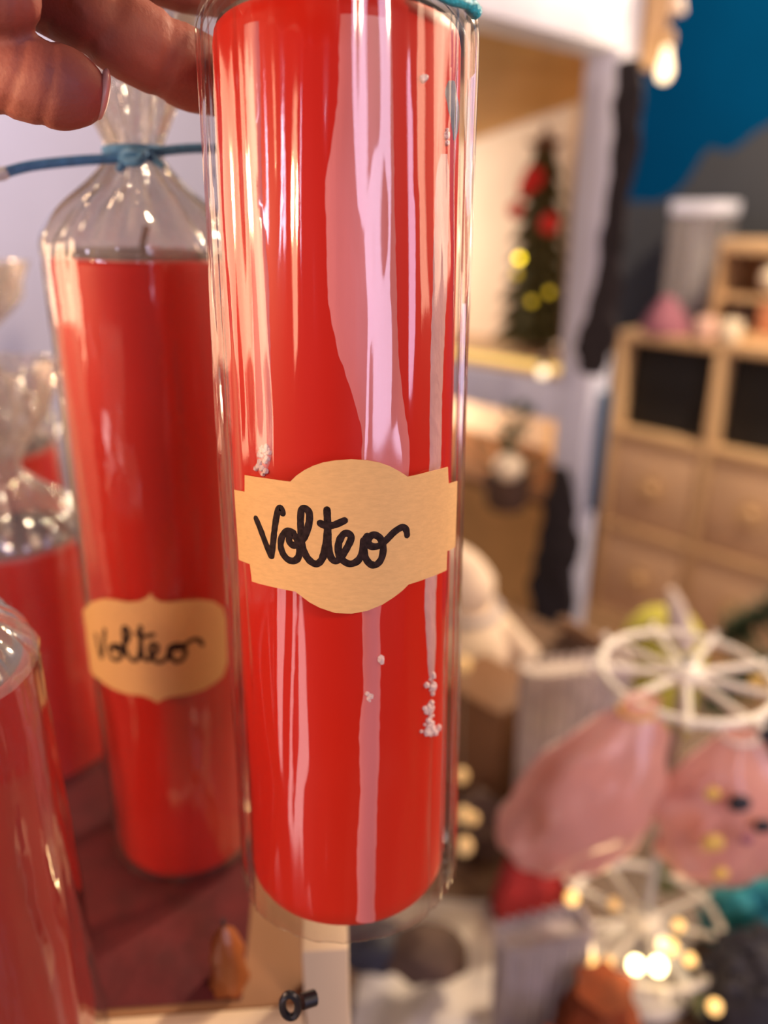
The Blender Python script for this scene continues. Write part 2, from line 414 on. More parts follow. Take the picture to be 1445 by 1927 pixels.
build('side_or_shade_board', MB().beam(S0 + UP * 1.46, R0 + UP * 1.46, .010, .60), 'birch', sh)
for z_, m_ in ((1.132, 'birch'), (.86, 'brown_wood')):
    vv = [PB - E * .02, R0, L0, PB - E * .92]; vv = [v + UP * (z_ - .01) for v in vv] + [v + UP * (z_ + .01) for v in vv]
    build('shelf_board', MB().add(vv, [(3, 2, 1, 0), (4, 5, 6, 7), (0, 1, 5, 4), (1, 2, 6, 5), (2, 3, 7, 6), (3, 0, 4, 7)]), m_, sh, smooth=False)
build('lower_back_board', MB().box((R0 + L0) / 2 + UP * .99, .425, .008, .12, E, N), 'cream_board', sh)
build('lower_panel', MB().box((R0 + L0) / 2 + UP * .44, .425, .008, .41, E, N), 'light_honey', sh)
build('lower_side_board', MB().beam(S0 + UP * .55, R0 + UP * .55, .010, 1.06), 'honey_wood', sh)
# glowing strip along the front of the shelf floor
strip = MB().beam(PB - E * .06 + N * .035 + UP * 1.150, PB - E * .80 + N * .035 + UP * 1.150, .012, .014)
solo('light_strip', strip, 'strip', PB - E * .4 + UP * 1.143, 'warm yellow glowing strip along the white shelf floor', 'light strip')
for z_, p_, hh_ in ((1.42, 2.9, .42), (.99, 3.6, .14)):          # added unseen lights at the shelf's far left end, shining along it
    g = PB - E * .84 + N * .13 + UP * z_
    area('added_shelf_light', g, g + E - N * .12, .16, hh_, p_, (1, .76, .50))
# blue slat and dark hangings on the post
s_ = PB + E * .045 + N * .01
solo('blue_slat', MB().box(s_ + UP * 1.0, .010, .012, .125, E, N, UP, .002), 'blue_slat', s_ + UP * .875, 'narrow slate blue slat on the right of the white post', 'slat')
def hanging(pts, ws, label):
    mb = MB(); n = 14; rings = []
    P = spline(pts, 10)
    wl = [ws[0] + (ws[-1] - ws[0]) * i / (len(P) - 1) for i in range(len(P))]
    for i, p in enumerate(P):
        f = i / (len(P) - 1); k = f * (len(ws) - 1); a = int(min(k, len(ws) - 2)); w = ws[a] + (ws[a + 1] - ws[a]) * (k - a)
        for j in range(n):
            an = 2 * math.pi * j / n
            rr = 1 + .35 * noise.noise(Vector((math.cos(an) * 1.5, math.sin(an) * 1.5, i * .25)))
            mb.v.append(p + E * (math.cos(an) * w * rr) - N * (math.sin(an) * w * .35 * rr))
    m = len(P)
    for i in range(m - 1):
        for j in range(n): mb.f.append((i * n + j, i * n + (j + 1) % n, (i + 1) * n + (j + 1) % n, (i + 1) * n + j))
    mb.f.append(tuple(range(n - 1, -1, -1))); mb.f.append(tuple((m - 1) * n + j for j in range(n)))
    return solo('black_scarf', mb, 'black_cloth', P[-1], label, 'scarf', 'dark hangings on the white post')
tp = 1.31
hanging([W(1186, 112, 1.22), W(1182, 200, 1.235), W(1168, 330, 1.28), W(1150, 470, 1.33), W(1132, 590, 1.37), W(1118, 660, 1.40), W(1112, 705, 1.42)],
        [.020, .026, .026, .023, .023, .027, .040, .036, .020], 'long black cloth hanging down the upper half of the white post')
hanging([W(1058, 880, 1.46), W(1056, 950, 1.49), W(1046, 1040, 1.53), W(1038, 1130, 1.58), W(1030, 1300, 1.64), W(1022, 1420, 1.7)],
        [.018, .036, .050, .052, .050, .046], 'black cloth hanging from the lower part of the white post')
# little christmas tree
tb = onz(1000, 655, 1.142)
tr = thing('christmas_tree', tb, 'slim little christmas tree with red flowers and yellow lights', 'christmas tree')
HT = .50
build('trunk', MB().lathe([(.010, 0), (.008, .25), (.004, HT * .88)], 8, tb), 'star_brown', tr)
build('stand', MB().lathe([(.032, 0), (.034, .004), (.030, .022), (.012, .026)], 16, tb), 'star_brown', tr)
random.seed(4)
for k in range(9):
    z_ = .035 + k * .046; r_ = .078 - k * .0050
    def fn(r, z, a, i, k=k): return r * (1 + .28 * math.sin(9 * a + k) + .12 * math.sin(17 * a + 2 * k))
    build('branch_tier', MB().lathe([(.010, z_), (r_, z_ - .014), (r_ * .95, z_ - .006), (r_ * .5, z_ + .03), (.008, z_ + .055)], 36, tb, fn), 'fir', tr)
zs = .455
star = MB(); vv = []
for d in (-.006, .006):
    for k in range(10):
        a = math.pi / 2 + k * math.pi / 5; r_ = .046 if k % 2 == 0 else .021
        vv.append(tb + E * .0 + UP * (zs + r_ * math.sin(a)) + Vector((.72, -.69, 0)).cross(UP) * d * -1 + Vector((.95, -.3, 0)).normalized() * r_ * math.cos(a))
star.add(vv, [tuple(range(10)), tuple(range(19, 9, -1))] + [(k, k + 10, (k + 1) % 10 + 10, (k + 1) % 10) for k in range(10)])
build('star', star, 'star_brown', tr, smooth=False)
def toward(p, d): return p + (Vector((0, 0, CAMZ)) - p).normalized() * d
for px, py, rr in ((1003, 335, .024), (970, 394, .017), (1034, 421, .022), (990, 352, .018)):
    p = W(px, py, 1.68); mb = MB()
    for k in range(7):
        a = k * 2 * math.pi / 7; o = (Vector((1, -.1, 0)) * math.cos(a) + UP * math.sin(a)) * rr * .55
        mb.ball(p + o, rr * .55, 1, (1, .6, 1))
    mb.ball(toward(p, .006), rr * .4, 1)
    build('red_flower', mb, 'flower_red', tr)
for px, py, rr, m_ in ((977, 486, .0075, 'led_yellow'), (1000, 567, .008, 'led_dim'), (1034, 550, .008, 'led_dim'), (972, 515, .008, 'led_dim')):
    build('tree_light', MB().ball(W(px, py, 1.70), rr, 2), m_, tr)
# small bulb at the shelf corner, small pot below
p = W(1021, 701, 1.46)
t_ = thing('string_bulb', p, 'small round warm bulb at the white shelf corner', 'light bulb')
build('globe', MB().ball(p, .011, 2), 'bulb_warm', t_); build('cap', MB().lathe([(.008, .012), (.008, .03), (.003, .034)], 12, p), 'wire', t_)
pb = onz(952, 955, .872)
t_ = thing('potted_plant', pb, 'dark little plant with a pale round bauble on the lower white shelf', 'plant')
build('pot', MB().lathe([(.035, 0), (.042, .008), (.050, .07), (.046, .07), (.044, .06)], 20, pb), 'dark_brown', t_)
random.seed(9); mb = MB()
for k in range(46):
    a = random.random() * 6.28; r_ = random.random() * .055; h_ = .07 + random.random() * .13
    p1 = pb + Vector((r_ * math.cos(a), r_ * math.sin(a), h_)); d = Vector((math.cos(a), math.sin(a), .6)).normalized(); s2 = d.cross(UP).normalized() * .011
    mb.add([p1, p1 + d * .02 + s2, p1 + d * .05, p1 + d * .02 - s2], [(0, 1, 2, 3)])
build('foliage', mb, 'leaf', t_, smooth=False)['kind'] = 'stuff'
build('bauble', MB().ball(toward(pb + UP * .09, .062), .030, 2), 'cream_ceramic', t_)
# hanging drop bulb, upper right
p = W(1251, 128, 1.30)
t_ = thing('pendant_bulb', p, 'glowing drop shaped bulb hanging from a tan wooden holder', 'lamp')
build('bulb', MB().lathe([(.001, -.022), (.008, -.020), (.0125, -.012), (.0135, -.003), (.011, .008), (.008, .018), (.0065, .028), (.006, .032)], 24, p), 'bulb_warm', t_)
build('socket', MB().lathe([(.008, .032), (.010, .034), (.010, .050), (.005, .056)], 20, p), 'tan_wood', t_)
q = W(1232, 50, 1.31)
build('holder', MB().box(q + UP * .02, .020, .014, .085, Vector((1, 0, 0)), Vector((0, 1, 0)), UP, .006), 'tan_wood', t_)
build('holder_arm', MB().beam(q + UP * .10 + Vector((-.07, .02, 0)), q + UP * .10 + Vector((.05, 0, 0)), .02, .02), 'tan_wood', t_)
lamp('pendant_glow', p + Vector((-.02, -.06, -.02)), .3, (1, .74, .44), .02)
p = W(1272, 8, 1.33)
solo('hanging_bell', MB().lathe([(.002, .016), (.010, .012), (.014, 0), (.016, -.014), (.004, -.012)], 16, p), 'pale_tip', p, 'tiny pale bell beside the drop bulb', 'bell')

# ------------------------------------------------------------------ candles
class Frame:
    def __init__(s, M): s.M = M; s.I = M.inverted(); s.o = s.I @ Vector((0, 0, CAMZ)); s.R3 = s.I.to_3x3()
    def hit(s, px, py, R):
        d = s.R3 @ ray(px, py); o = s.o
        a = d.x ** 2 + d.y ** 2; b = 2 * (o.x * d.x + o.y * d.y); c = o.x ** 2 + o.y ** 2 - R * R
        D = b * b - 4 * a * c
        t = (-b - math.sqrt(D)) / (2 * a) if D > 0 else -b / (2 * a)
        q = o + d * t
        return math.atan2(q.x, -q.y), q.z
    def P(s, th, z, R): return s.M @ Vector((R * math.sin(th), -R * math.cos(th), z))
def label_mesh(fr, pts, R, th=.00025):
    uz = [fr.hit(x, y, R) for x, y in pts]
    bm = bmesh.new(); bm.faces.new([bm.verts.new((a * R, 0, z)) for a, z in uz])
    us = [a * R for a, _ in uz]; u0, u1 = min(us), max(us); n = 44
    for k in range(1, n):
        bmesh.ops.bisect_plane(bm, geom=bm.verts[:] + bm.edges[:] + bm.faces[:], plane_co=(u0 + (u1 - u0) * k / n, 0, 0), plane_no=(1, 0, 0), dist=1e-7)
    bmesh.ops.triangulate(bm, faces=bm.faces[:]); bm.verts.index_update(); bm.normal_update()
    mb = MB(); nv = len(bm.verts)
    for dr in (th, 0): mb.v += [fr.P(q.co.x / R, q.co.z, R + dr) for q in bm.verts]
    for f in bm.faces:
        i = [q.index for q in f.verts]; mb.f.append(tuple(i)); mb.f.append(tuple(k + nv for k in reversed(i)))
    for e in bm.edges:
        if len(e.link_faces) == 1:
            a, b = e.verts[0].index, e.verts[1].index; mb.f.append((a, b, b + nv, a + nv))
    bm.free(); return mb
def strokes_mesh(fr, strokes, R, w):
    mb = MB()
    for st in strokes:
        uz = [fr.hit(x, y, R) for x, y in st]
        P = spline([Vector((a * R, z, 0)) for a, z in uz], 7)
        k0 = len(mb.v); m = len(P)
        # rounded caps: a few extra stations
        st2 = []
        T0 = (P[1] - P[0]).normalized(); T1 = (P[-1] - P[-2]).normalized()
        for a in (1.0, .8, .5): st2.append((P[0] - T0 * w * .5 * a, T0, w * .5 * math.sqrt(max(0.02, 1 - a * a))))
        for i, p in enumerate(P):
            T = (P[min(i + 1, m - 1)] - P[max(i - 1, 0)]).normalized()
            st2.append((p, T, w * .5 * (1 + .12 * noise.noise(p * 900))))
        for a in (.5, .8, 1.0): st2.append((P[-1] + T1 * w * .5 * a, T1, w * .5 * math.sqrt(max(0.02, 1 - a * a))))
        for p, T, h in st2:
            nrm = Vector((-T.y, T.x, 0))
            for s_, dr in ((-1, 0), (-.8, .00006), (.8, .00006), (1, 0)):
                q = p + nrm * h * s_; mb.v.append(fr.P(q.x / R, q.y, R + dr))
        for i in range(len(st2) - 1):
            for j in range(3):
                a = k0 + i * 4 + j; mb.f.append((a, a + 1, a + 5, a + 4))
    return mb
ZMAX = .242 - .0055
def streak_mesh(fr, rows, R, h, n=None, m=8, jit=.6):
    rows = [Vector((y, a, b)) for y, a, b in rows]; S = spline(rows, n or 8)
    mb = MB()
    for i, (y, a, b) in enumerate(S):
        jl = noise.noise(Vector((y * .05, 1.3, R * 900))) * jit * 3; jr = noise.noise(Vector((y * .05, 7.7, R * 900))) * jit * 3
        for j in range(m + 1):
            f = j / m; th, z = fr.hit(a + jl + (b + jr - a - jl) * f, y, R)
            z = min(z, ZMAX)
            mb.v.append(fr.P(th, z, R - .0003 + h * (max(0, 1 - (2 * f - 1) ** 2)) ** .5))
    for i in range(len(S) - 1):
        for j in range(m):
            k = i * (m + 1) + j; mb.f.append((k, k + m + 1, k + m + 2, k + 1))
    return mb
def wax_mesh(M, R, h, dent=.003):
    prof = [(.002, 0), (R * .86, 0), (R * .94, .0010), (R * .985, .0035), (R, .0075), (R, h * .25), (R, h * .5), (R, h * .75), (R, h - .004), (R * .985, h - .0012), (R * .95, h), (R * .6, h - dent * .7), (.004, h - dent)]
    mb = MB().lathe(prof, 96); mb.v = [M @ v for v in mb.v]; return mb
def top_mesh(M, R, h):
    mb = MB().lathe([(R * .95, h - .0015), (R * .965, h + .0004), (R * .93, h + .0012), (R * .6, h - .0008), (.004, h - .0014)], 64); mb.v = [M @ v for v in mb.v]; return mb
def wrap_mesh(M, Rw, prof, seg=128, amp=.0018, seed=0.0, pleat=None, inward=True, lean=(0, 0), flank=False, zl_=(.06, .14)):
    """prof: (radius, z, pleat amount); pleats and crumples are real relief of the sheet"""
    mb = MB(); P = spline([Vector(p) for p in prof], 8); n = seg; z1 = P[-1].y
    for i, p in enumerate(P):
        r, z, pl = p.x, p.y, max(0, p.z)
        for j in range(n):
            a = 2 * math.pi * j / n; d = Vector((math.cos(a), math.sin(a), 0))
            w = noise.noise(Vector((d.x * 2.6, d.y * 2.6, z * 7 + seed))) + .5 * noise.noise(Vector((d.x * 7, d.y * 7, z * 16 + seed)))
            f = amp * (abs(w) if inward else -w)
            if flank:
                th = abs(math.atan2(d.x, -d.y)); k_ = max(0, min(1, (th - .75) / .5)); side = 1 if d.x > 0 else 2
                n1 = noise.noise(Vector((th * 9, side * 5.3, z * 5 + seed))); n2 = noise.noise(Vector((th * 22, side * 2.1, z * 9 + seed)))
                f = f * (1 - .5 * k_) + k_ * (.0032 * abs(n1) + .0016 * n2)
                if z > zl_[1] or z < zl_[0]: f += .0010 * abs(noise.noise(Vector((th * 5, side, z * 11 + 4)))) * (1 - k_) * min(1, min(abs(z - zl_[0]), abs(z - zl_[1])) / .012)
            g = pl * r * (.55 * math.sin(11 * a + 3 * w + seed) + .45 * math.sin(19 * a + seed * 2 + 5 * noise.noise(Vector((d.x, d.y, z * 30)))))
            g += pl * .5 * r * noise.noise(Vector((d.x * 3, d.y * 3, z * 60 + seed)))
            rr = max(.0005, r - f + g)
            mb.v.append(M @ Vector((rr * d.x + lean[0] * max(0, z), rr * d.y, z)))
    for i in range(len(P) - 1):
        for j in range(n): mb.f.append((i * n + j, i * n + (j + 1) % n, (i + 1) * n + (j + 1) % n, (i + 1) * n + j))
    return mb

# ---- the candle in the hand
TI = rad(14.4); ct, st_ = math.cos(TI), math.sin(TI)
DH, X0, SB = .2174, -.0117, -.1742
cu, ca = Vector((0, s21, c21)), Vector((0, c21, -s21))
kk = cu * ct - ca * st_; hh = ca * ct + cu * st_
org = Vector((0, 0, CAMZ)) + Vector((1, 0, 0)) * X0 + hh * DH + kk * SB
MC = Matrix.Translation(org) @ Matrix.Rotation(-(PITCH - TI), 4, 'X')
fr = Frame(MC); RW, RX, HC = .0352, .0310, .242
main = thing('pillar_candle', org, 'tall red pillar candle in clear cellophane held up in the hand', 'candle', 'wrapped red candles', M=MC)
build('wax_body', wax_mesh(MC, RX, HC), 'red_wax', main)
build('top_layer', top_mesh(MC, RX, HC), 'black_wax', main)['label'] = 'dark wax layer on top'
build('wick', MB().tube([MC @ Vector((0, 0, HC - .004)), MC @ Vector((0, 0, HC + .006)), MC @ Vector((.001, 0, HC + .012))], .0011, 8), 'wick', main)
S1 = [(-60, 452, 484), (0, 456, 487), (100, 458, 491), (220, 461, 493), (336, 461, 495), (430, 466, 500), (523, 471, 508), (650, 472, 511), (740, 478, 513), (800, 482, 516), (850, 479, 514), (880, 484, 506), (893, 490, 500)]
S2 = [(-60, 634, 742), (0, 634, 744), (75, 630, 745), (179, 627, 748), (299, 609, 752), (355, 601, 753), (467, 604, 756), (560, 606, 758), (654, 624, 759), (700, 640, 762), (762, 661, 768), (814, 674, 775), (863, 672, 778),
      (930, 674, 772), (1000, 676, 752), (1080, 677, 730), (1165, 678, 718), (1240, 680, 719), (1300, 681, 718), (1370, 673, 717), (1440, 674, 716), (1500, 675, 713), (1600, 669, 710), (1680, 670, 708), (1735, 670, 706)]  # broad upper part is a film reflection shaped as pale wax; lower part wax
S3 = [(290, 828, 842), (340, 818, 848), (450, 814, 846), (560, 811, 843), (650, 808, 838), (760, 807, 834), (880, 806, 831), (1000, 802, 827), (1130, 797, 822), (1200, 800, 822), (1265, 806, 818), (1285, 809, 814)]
for S, m_, h_ in ((S1, 'pale_wax_and_reflection', .0008), (S2, 'pale_wax_and_reflection', .0008), (S3, 'white_wax', .0007)):
    build('wax_and_reflection_streak', streak_mesh(fr, S, RX, h_), m_, main)['label'] = 'pale pink streak down the wax, wax and painted reflection'
random.seed(2); mb = MB()
for cx, cy, sx, sy, n in ((497, 852, 9, 22, 26), (494, 882, 9, 10, 10), (812, 1290, 8, 22, 20), (806, 1335, 8, 22, 22), (810, 1372, 15, 16, 30), (716, 1242, 4, 7, 5), (693, 1309, 6, 7, 6), (838, 262, 5, 18, 4), (797, 147, 5, 4, 3)):
    for k in range(n):
        x, y = random.gauss(cx, sx * .5), random.gauss(cy, sy * .5); th, z = fr.hit(x, y, RX)
        mb.ball(fr.P(th, z, RX + .0003), .0004 + random.random() * .0007, 1)
build('wax_crumbs', mb, 'crumb_wax', main)['kind'] = 'stuff'
build('grey_flake', streak_mesh(fr, [(152, 842, 856), (172, 836, 861), (195, 838, 866), (225, 846, 866), (250, 850, 862), (264, 853, 857)], RX, .0006, 5), 'grey_flake', main)['label'] = 'small grey smudge under the film'
zc = HC
wp = [(.004, -.0012, 0), (.020, -.0014, .01), (.0320, -.0014, .008), (.0346, -.0004, .006), (RW, .004, .002), (RW, .03, 0), (RW, .07, 0), (RW, .11, 0), (RW, .15, 0), (RW, .19, 0), (RW, .22, 0), (RW, .236, .002),
      (.0345, .2435, .006), (.030, .250, .03), (.020, .258, .08), (.011, .266, .16), (.0085, .272, .2), (.012, .282, .25), (.020, .300, .28), (.024, .318, .28)]
build('cellophane_wrap', wrap_mesh(MC, RW, wp, 256, .0012, 3.1, flank=True), 'cello_main', main)
def zz(pts, s, ox, oy): return [(ox + x * s, oy + y * s) for x, y in pts]
SL = 470 / 1445
OUT = [(68, 250), (128, 262), (128, 165), (250, 184), (390, 203), (425, 168), (470, 137), (520, 112), (580, 92), (650, 80), (740, 74), (830, 79), (900, 92), (965, 115), (1020, 145), (1065, 175), (1180, 148), (1295, 118), (1300, 215), (1350, 200),
       (1338, 580), (1292, 605), (1288, 715), (1180, 760), (1070, 797), (1035, 832), (985, 871), (920, 913), (830, 950), (740, 966), (650, 962), (560, 932), (500, 900), (455, 866), (418, 838), (290, 812), (170, 780), (158, 680), (95, 655)]
RL = RW + .0002
lb = build('label', label_mesh(fr, zz(OUT, SL, 420, 840), RL), 'kraft', main); lb['label'] = 'kraft paper sticker with handwriting'
TXT = [[(190, 420), (215, 480), (245, 560), (275, 632)], [(280, 632), (288, 560), (298, 470), (313, 385), (330, 357), (343, 385)],
       [(405, 500), (372, 490), (342, 520), (332, 570), (345, 620), (375, 655), (410, 662), (435, 640), (442, 590), (428, 540), (402, 505), (385, 520), (382, 550), (405, 572), (440, 560), (472, 520), (495, 450), (498, 390), (480, 362), (456, 362), (448, 400), (448, 470), (455, 560), (475, 625), (505, 665), (540, 680), (570, 655), (587, 600), (600, 520), (603, 440), (600, 368)],
       [(600, 368), (605, 480), (608, 580), (622, 640), (650, 664), (682, 640), (725, 570), (740, 525), (720, 503), (692, 512), (668, 560), (668, 620), (692, 660), (735, 680), (780, 660), (805, 610), (812, 545)],
       [(562, 445), (590, 458), (640, 455), (700, 430)],
       [(832, 520), (814, 570), (822, 640), (850, 680), (885, 684), (915, 650), (926, 590), (910, 535), (875, 512), (847, 525), (838, 555), (857, 578), (900, 575), (945, 540), (990, 495), (1035, 468), (1058, 482), (1064, 512)]]
build('lettering', strokes_mesh(fr, [zz(s, SL, 420, 840) for s in TXT], RL + .00026, .00185), 'ink', lb)['label'] = 'black handwritten word Volteo'
rb = [(800, -26), (826, -8), (848, 2), (866, 6), (880, 12), (890, 24)]
pts = [fr.P(*fr.hit(x, y, RW + .0006), RW + .0012) for x, y in rb]
back = [MC @ Vector((.011 * math.sin(a), -.011 * math.cos(a), .2715)) for a in [k * .35 for k in range(18)]]
rbm = MB().tube(spline(pts, 5), [.0013] * 20 + [.0017] * 6, 10); rbm.tube(spline([back[2], MC @ Vector((.016, -.014, .262)), pts[0]], 6), .0012, 8); rbm.tube(back, .0016, 10, True)
build('ribbon', rbm, 'turquoise', main)['label'] = 'glittering turquoise tie'

# ---- standing candles
SHZ = CAMZ - .283                                # top of the candle riser
def standing(name, beta, dh, ztop, R, label, wax, film_m, neck, flare, seed, lean=0, tilt=0):
    loc = Vector((dh * math.sin(rad(beta)), dh * math.cos(rad(beta)), SHZ + .0015)); M = Matrix.Translation(loc) @ Matrix.Rotation(rad(-beta), 4, 'Z')
    h = ztop - loc.z; Rx = R * .92
    if tilt:
        loc = loc + Vector((-h * math.tan(rad(tilt)), 0, R * math.sin(rad(tilt)))); M = Matrix.Translation(loc) @ Matrix.Rotation(rad(tilt), 4, 'Y') @ Matrix.Rotation(rad(-beta), 4, 'Z')
    o = thing(name, loc, label, 'candle', 'wrapped red candles', M=M)
    build('wax_body', wax_mesh(M, Rx, h), wax, o)
    build('top_layer', top_mesh(M, Rx, h), 'black_wax', o)['label'] = 'dark wax layer on top'
    build('wick', MB().tube([M @ Vector((0, 0, h - .004)), M @ Vector((0, 0, h + .004)), M @ Vector((.002, 0, h + .010))], .0012, 8), 'wick', o)
    p = [(.004, -.0008, 0), (R * .8, -.001, .02), (R * 1.02, .003, .03), (R, .016, .01), (R, h * .3, .004), (R, h * .6, .004), (R, h * .9, .004), (R, h - .001, .008), (R * .98, h + neck * .16, .04), (R * .80, h + neck * .42, .10), (R * .48, h + neck * .68, .18), (.0105, h + neck * .88, .2), (.0088, h + neck, .22),
         (.012, h + neck + .010, .22), (flare * .8, h + neck + .028, .22), (flare, h + neck + .05, .2)]
    k = next(i for i, q in enumerate(p) if q[1] > h - .002) + 1
    build('cellophane_wrap', wrap_mesh(M, R, p[:k], 128, .0016, seed, lean=(lean, 0)), film_m, o)
    if neck > 0: build('gathered_neck', wrap_mesh(M, R, p[k - 1:], 128, .0016, seed, lean=(lean, 0)), 'cello_neck', o)
    return o, M, loc, h
o2, M2, l2, h2 = standing('pillar_candle', -16.5, .31, CAMZ - .014, .035, 'tall red pillar candle standing behind the held one, neck tied with blue cord', 'red_wax', 'cello', .0345, .024, 1.7, tilt=1.6)
f2 = Frame(M2); S2L = 310 / 1445
OUT2 = [(105, 240), (150, 200), (200, 152), (300, 122), (400, 130), (520, 155), (620, 145), (690, 110), (712, 72), (740, 115), (800, 150), (880, 155), (1000, 140), (1150, 135), (1270, 150), (1345, 200), (1375, 300), (1380, 480), (1385, 680), (1350, 800), (1280, 860), (1180, 920), (1050, 960), (900, 980), (830, 1000), (775, 1035), (720, 1000), (640, 970), (500, 955), (380, 910), (270, 830), (190, 740), (165, 640), (160, 500), (150, 380), (110, 290)]
l2b = build('label', label_mesh(f2, zz(OUT2, S2L, 130, 1100), .0353), 'kraft', o2); l2b['label'] = 'kraft paper sticker with pointed top and handwriting'
TXT2 = [[(235, 440), (255, 540), (280, 640)], [(285, 640), (300, 520), (312, 400)],
        [(395, 530), (355, 565), (370, 640), (420, 660), (465, 620), (465, 560), (430, 530), (392, 545), (420, 580), (480, 540), (525, 450), (510, 390), (480, 382), (480, 480), (500, 590), (550, 660), (600, 655), (625, 560), (625, 372)],
        [(625, 372), (630, 520), (645, 625), (685, 665), (720, 640), (770, 580), (765, 530), (725, 522), (710, 580), (740, 660), (800, 680), (860, 640), (882, 550)], [(592, 430), (650, 455), (738, 440)],
        [(900, 540), (890, 620), (930, 675), (990, 660), (1022, 590), (990, 530), (922, 530), (922, 560), (980, 562), (1040, 510), (1100, 480), (1142, 490), (1168, 528)]]
build('lettering', strokes_mesh(f2, [zz(s, S2L, 130, 1100) for s in TXT2], .0353 + .00026, .0019), 'ink', l2b)['label'] = 'black handwritten word Volteo'
tk = .262
cord = MB().tube(spline([W(252, 293, tk), W(214, 298, tk), W(140, 303, tk - .004), (W(60, 312, tk - .008)), W(12, 324, tk - .012)], 8), .0017, 10)
cord.tube(spline([W(252, 293, tk), W(300, 285, tk), W(370, 279, tk + .004), W(430, 282, tk + .008)], 8), .0016, 10)
cord.tube(spline([W(250, 294, tk), W(234, 306, tk - .002), W(222, 322, tk - .002)], 5), [.0016] * 8 + [.0013] * 3, 8)
cord.tube(spline([W(262, 290, tk), W(285, 296, tk - .002), W(306, 313, tk - .002)], 5), [.0016] * 8 + [.0012] * 3, 8)
cord.tube(spline([W(232, 296, tk - .001), W(246, 284, tk - .004), W(268, 288, tk - .004), W(262, 302, tk - .004), W(240, 303, tk - .003)], 6, True), .0018, 8, True)
nk = M2 @ Vector((0, 0, h2 + .0345))
cord.tube([nk + Vector((math.cos(a), math.sin(a), 0)) * .0098 for a in [k * 2 * math.pi / 24 for k in range(24)]], .0016, 8, True)
cd = build('blue_cord', cord, 'blue_cord', o2); cd['label'] = 'dull blue cord tied around the neck'
build('cord_tip', MB().tube([W(14, 324, tk - .012), W(4, 327, tk - .0125), W(-10, 331, tk - .013)], [.0018, .0022, .0018], 10), 'cord_tip', cd)
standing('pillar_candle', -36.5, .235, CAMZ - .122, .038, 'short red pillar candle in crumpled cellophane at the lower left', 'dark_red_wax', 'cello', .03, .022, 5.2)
standing('pillar_candle', -27.5, .405, CAMZ - .150, .036, 'stubby red candle between the tied candle and the lower left one', 'red_wax', 'cello_hazy', .036, .03, 8.8)
standing('pillar_candle', -28.0, .53, CAMZ - .135, .042, 'red candle farthest back on the left with a tall loose wrapper', 'red_wax', 'cello_hazy', .06, .034, 12.1)
q = onz(432, 1850, SHZ + .0005)
t_ = thing('amber_candle', q, 'little amber wax figure at the foot of the tied candle', 'candle')
build('wax_body', MB().lathe([(.002, 0), (.007, 0), (.0075, .004), (.006, .012), (.0066, .018), (.004, .026), (.001, .03)], 20, q, lambda r, z, a, i: r * (1 + .12 * math.sin(5 * a + z * 400))), 'amber_wax', t_)
build('wick', MB().tube([q + UP * .028, q + UP * .034], .0006, 6), 'wick', t_)

# riser carrying the candles
rz = thing('candle_riser', (-.10, .36, .77), 'wooden riser with pale posts under the candles', 'stand')
fa, fb = onz(300, 1912, SHZ), onz(572, 1893, SHZ)
dx = (fb - fa).normalized(); dy = Vector((-dx.y, dx.x, 0)); FR = fb.copy(); FR.z = 0
wid, dep = .42, .48
for k in range(6):
    c0 = FR - dx * wid / 2 + dy * (dep * (k + .5) / 6)
    build('plank', MB().box(c0 + UP * (SHZ - .006), wid / 2, dep / 12 - .0008, .006, dx, dy, UP, .0008), 'brown_wood', rz)
build('front_rail', MB().box(FR - dx * wid / 2 - dy * .004 + UP * (SHZ - .010), wid / 2, .004, .011, dx, dy, UP, .001), 'pale_wood', rz)
for sx, sy in ((0, 0), (-1, 0), (0, 1), (-1, 1)):
    c0 = FR + dx * (sx * (wid + .016) + .009) + dy * (sy * dep + .003)
    top = SHZ + .035 if (sx, sy) == (0, 0) else SHZ
    build('post', MB().box(c0 + UP * (.771 + top) / 2, .0085, .0085, (top - .771) / 2, dx, dy, UP, .001), 'pale_wood', rz)
for sx in (-1,):
    c0 = FR + dx * (-wid * .62) + dy * dep * .25
    build('side_or_shade_board', MB().box(c0 + UP * (SHZ + .115), .005, dep * .25, .115, dx, dy, UP, .001), 'pale_wood', rz)  # board added out of view to shade the lower left candles
hp = W(546, 1893, .215)
build('hinge_ring', MB().tube([hp + Vector((math.cos(a) * .0022, 0, math.sin(a) * .0045)) for a in [k * .2618 for k in range(24)]], .0011, 8, True).tube([hp + Vector((.003, .002, -.001)), hp + Vector((.0065, .004, -.002))], .0022, 10), 'dark_metal', rz)

mc_ = MB(); nn = 30
ca_ = FR - dx * .024 + dy * .004  # dark red sheet laid over the riser planks
for i in range(nn + 1):
    for j in range(nn + 1):
        u, v = i / nn, j / nn; e = min(1, min(u, v, 1 - u, 1 - v) * 8)
        mc_.v.append(ca_ - dx * (.30 * u) + dy * (.16 * v) + UP * (SHZ + .0006 + e * .004 * max(0, .3 + noise.noise(Vector((u * 7, v * 4, 2.2))))))
for i in range(nn):
    for j in range(nn):
        k = i * (nn + 1) + j; mc_.f.append((k, k + nn + 1, k + nn + 2, k + 1))
solo('dark_red_sheet', mc_, 'dark_maroon', ca_ - dx * .15 + UP * SHZ, 'dark red sheet spread on the riser under the candles', 'cloth')

